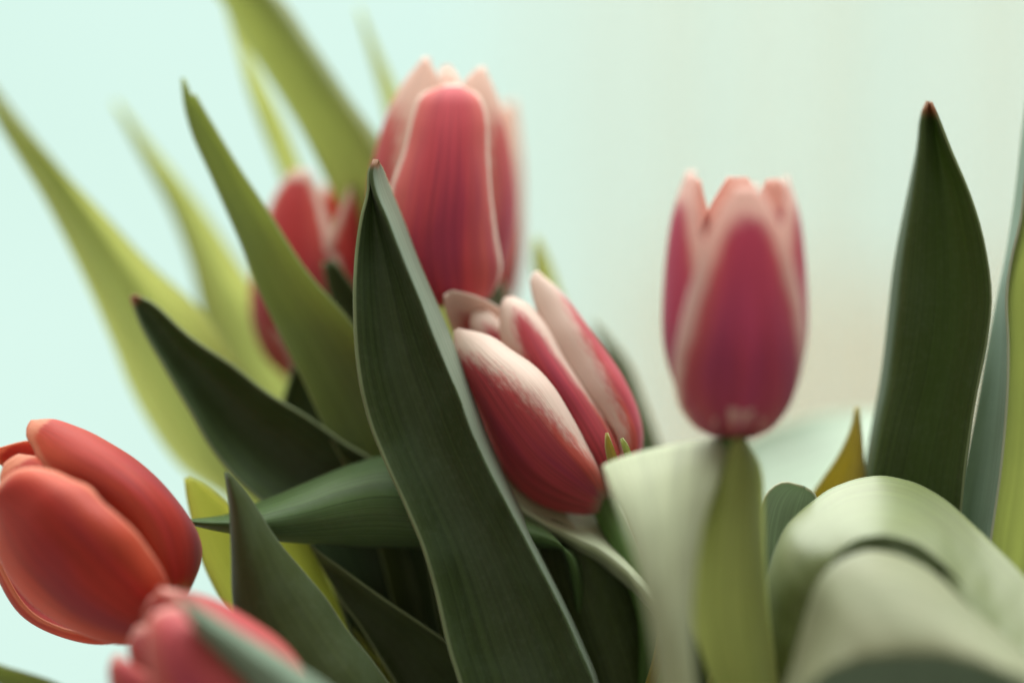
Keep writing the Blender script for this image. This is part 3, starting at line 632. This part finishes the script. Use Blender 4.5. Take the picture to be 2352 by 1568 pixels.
make_leaf([rail((-4.2, -4.4), (1688, 1008), (1645, 1120), (1608, 1225), (1590, 1330), (1588, 1420), (1620, 1520), (1660, 1640)),
           rail((-4.7, -4.9), (1694, 1006), (1678, 1110), (1668, 1215), (1666, 1330), (1672, 1420), (1685, 1520), (1705, 1640)),
           rail((-4.6, -4.8), (1700, 1006), (1702, 1110), (1700, 1215), (1704, 1330), (1710, 1420), (1725, 1520), (1742, 1640)),
           rail((-3.1, -3.2), (1708, 1008), (1744, 1070), (1752, 1160), (1756, 1300), (1764, 1410), (1778, 1520), (1790, 1640))],
          'lime', 'folded olive leaf wrapping the stem', parent=f4)

# --- red tulip at the left
f5 = tulip('scarlet red tulip without white rims leaning out to the left', at(392, 1420, -1.6))
B = (392, 1420, -1.6)
petal(f5, PM['f5'], [B, (300, 1330, 0.2), (180, 1220, 0.6), (60, 1110, 0.3), (-10, 1060, -0.2), (-40, 1050, -0.5)],
      [B, (340, 1280, 0.6), (230, 1170, 1.0), (110, 1070, 0.7), (30, 1035, 0.2), (-30, 1040, -0.4)],
      [B, (390, 1260, 0.2), (290, 1120, 0.6), (170, 1030, 0.4), (70, 1012, 0.0), (-20, 1035, -0.4)], seed=51, wav=0.001)
petal(f5, PM['f5'], [B, (260, 1400, -1.6), (130, 1300, -1.8), (40, 1180, -1.8), (0, 1100, -1.7), (10, 1066, -1.5)],
      [B, (300, 1340, -2.0), (190, 1230, -2.2), (100, 1130, -2.0), (50, 1075, -1.8), (30, 1050, -1.5)],
      [B, (350, 1290, -1.4), (260, 1170, -1.6), (170, 1085, -1.6), (95, 1050, -1.5), (45, 1045, -1.4)], seed=52, wav=0.0012)
petal(f5, PM['f5'], [B, (340, 1300, -2.4), (280, 1215, -2.4), (200, 1140, -2.2), (140, 1100, -2.0), (98, 1072, -1.7), (78, 1032, -1.4), (62, 1002, -1.2), (62, 984, -1.1)],
      [B, (420, 1310, -2.2), (400, 1200, -2.4), (340, 1120, -2.4), (270, 1062, -2.2), (200, 1020, -1.9), (140, 990, -1.5), (100, 975, -1.2), (66, 974, -1.0)],
      [B, (440, 1340, -1.4), (460, 1258, -0.9), (416, 1175, -0.6), (327, 1077, -0.5), (258, 1032, -0.6), (185, 992, -0.7), (120, 966, -0.8), (72, 966, -0.9)], seed=53, urange=(0.0, 0.9), wav=0.0005)
petal(f5, PM['f5'], [B, (300, 1462, -1.8), (180, 1452, -1.2), (70, 1402, -0.8), (0, 1290, -0.8), (-40, 1190, -1.0), (-40, 1130, -1.4)],
      [B, (260, 1470, -1.0), (150, 1446, -0.2), (45, 1380, 0.1), (-20, 1270, 0.1), (-50, 1180, -0.3), (-48, 1125, -1.2)],
      [B, (300, 1420, -0.2), (200, 1350, 0.5), (90, 1270, 0.6), (10, 1190, 0.5), (-40, 1140, 0.0), (-45, 1115, -1.0)], seed=54)
petal(f5, PM['f5'], [B, (386, 1340, -2.8), (340, 1256, -3.1), (306, 1208, -3.2), (270, 1178, -3.2), (232, 1152, -3.1), (200, 1120, -3.0), (160, 1102, -2.9), (122, 1082, -2.7), (70, 1074, -2.5), (32, 1084, -2.3), (0, 1110, -2.1)],
      [B, (320, 1400, -3.0), (250, 1350, -3.5), (195, 1300, -3.8), (150, 1250, -3.8), (115, 1215, -3.7), (85, 1180, -3.5), (60, 1155, -3.2), (35, 1135, -2.9), (10, 1124, -2.6), (-5, 1120, -2.3), (-10, 1122, -2.1)],
      [B, (330, 1466, -2.0), (289, 1474, -1.9), (203, 1458, -1.7), (135, 1434, -1.6), (68, 1390, -1.5), (30, 1336, -1.5), (0, 1267, -1.5), (-14, 1205, -1.6), (-22, 1165, -1.7), (-24, 1145, -1.9), (-18, 1130, -2.1)], seed=55, m=31, urange=(0.0, 0.92), wav=0.0012)
tube('stem', [at(385, 1415, -1.6), at(440, 1470, -1.4), at(540, 1600, -0.8), at(760, 1900, 0.5), CONV + Vector((-0.012, -0.002, 0))], [0.0034, 0.0034, 0.0036, 0.0038, 0.004], STEM, f5)

# --- low pink tulip
f6 = tulip('coral-pink tulip low at the front with a grey-green leaf across it', at(640, 1860, -4.6))
B = (640, 1860, -4.6)
petal(f6, PM['f6'], [B, (560, 1760, -3.2), (430, 1600, -2.9), (350, 1480, -3.2), (328, 1410, -3.8), (345, 1380, -4.1)],
      [B, (600, 1720, -2.8), (500, 1560, -2.5), (410, 1430, -2.9), (362, 1372, -3.6), (362, 1364, -4.0)],
      [B, (660, 1720, -3.2), (580, 1560, -2.9), (480, 1440, -3.2), (410, 1376, -3.8), (384, 1366, -4.1)], seed=61)
petal(f6, PM['f6'], [B, (430, 1790, -4.6), (320, 1690, -4.8), (262, 1600, -4.9), (252, 1530, -4.8), (262, 1506, -4.6)],
      [B, (470, 1760, -5.4), (370, 1650, -5.6), (310, 1580, -5.5), (280, 1530, -5.2), (268, 1504, -4.7)],
      [B, (540, 1720, -5.2), (440, 1610, -5.4), (360, 1560, -5.4), (310, 1532, -5.1), (276, 1506, -4.7)], seed=62)
petal(f6, PM['f6'], [B, (480, 1740, -4.4), (370, 1620, -4.4), (310, 1540, -4.4), (296, 1480, -4.3), (312, 1440, -4.3)],
      [B, (520, 1700, -5.0), (420, 1580, -5.2), (350, 1500, -5.0), (322, 1460, -4.7), (320, 1436, -4.4)],
      [B, (580, 1680, -4.8), (480, 1560, -5.0), (400, 1480, -4.9), (350, 1445, -4.7), (328, 1436, -4.4)], seed=63)
petal(f6, PM['f6'], [B, (620, 1700, -5.8), (570, 1560, -6.0), (500, 1470, -5.8), (440, 1410, -5.2), (405, 1375, -4.8), (370, 1360, -4.4)],
      [B, (690, 1720, -5.4), (660, 1580, -5.6), (590, 1480, -5.4), (500, 1405, -5.0), (430, 1366, -4.6), (366, 1352, -4.3)],
      [B, (722, 1720, -4.4), (712, 1570, -4.2), (660, 1486, -4.0), (578, 1424, -3.9), (474, 1371, -3.9), (362, 1350, -4.2)], seed=64, urange=(0, 0.95))
petal(f6, PM['f6'], [B, (470, 1780, -5.6), (380, 1650, -5.8), (344, 1540, -5.8), (338, 1460, -5.7), (344, 1418, -5.5), (370, 1398, -5.2)],
      [B, (560, 1720, -6.4), (480, 1600, -6.8), (430, 1520, -6.7), (405, 1450, -6.3), (395, 1412, -5.8), (390, 1394, -5.2)],
      [B, (650, 1700, -5.8), (580, 1590, -6.2), (520, 1520, -6.2), (470, 1450, -6.0), (440, 1412, -5.7), (410, 1393, -5.2)], seed=65, m=31)
tube('stem', [at(640, 1850, -4.6), at(780, 2050, -3.0), CONV + Vector((-0.014, -0.008, 0))], [0.0034, 0.0038, 0.004], STEM, f6)
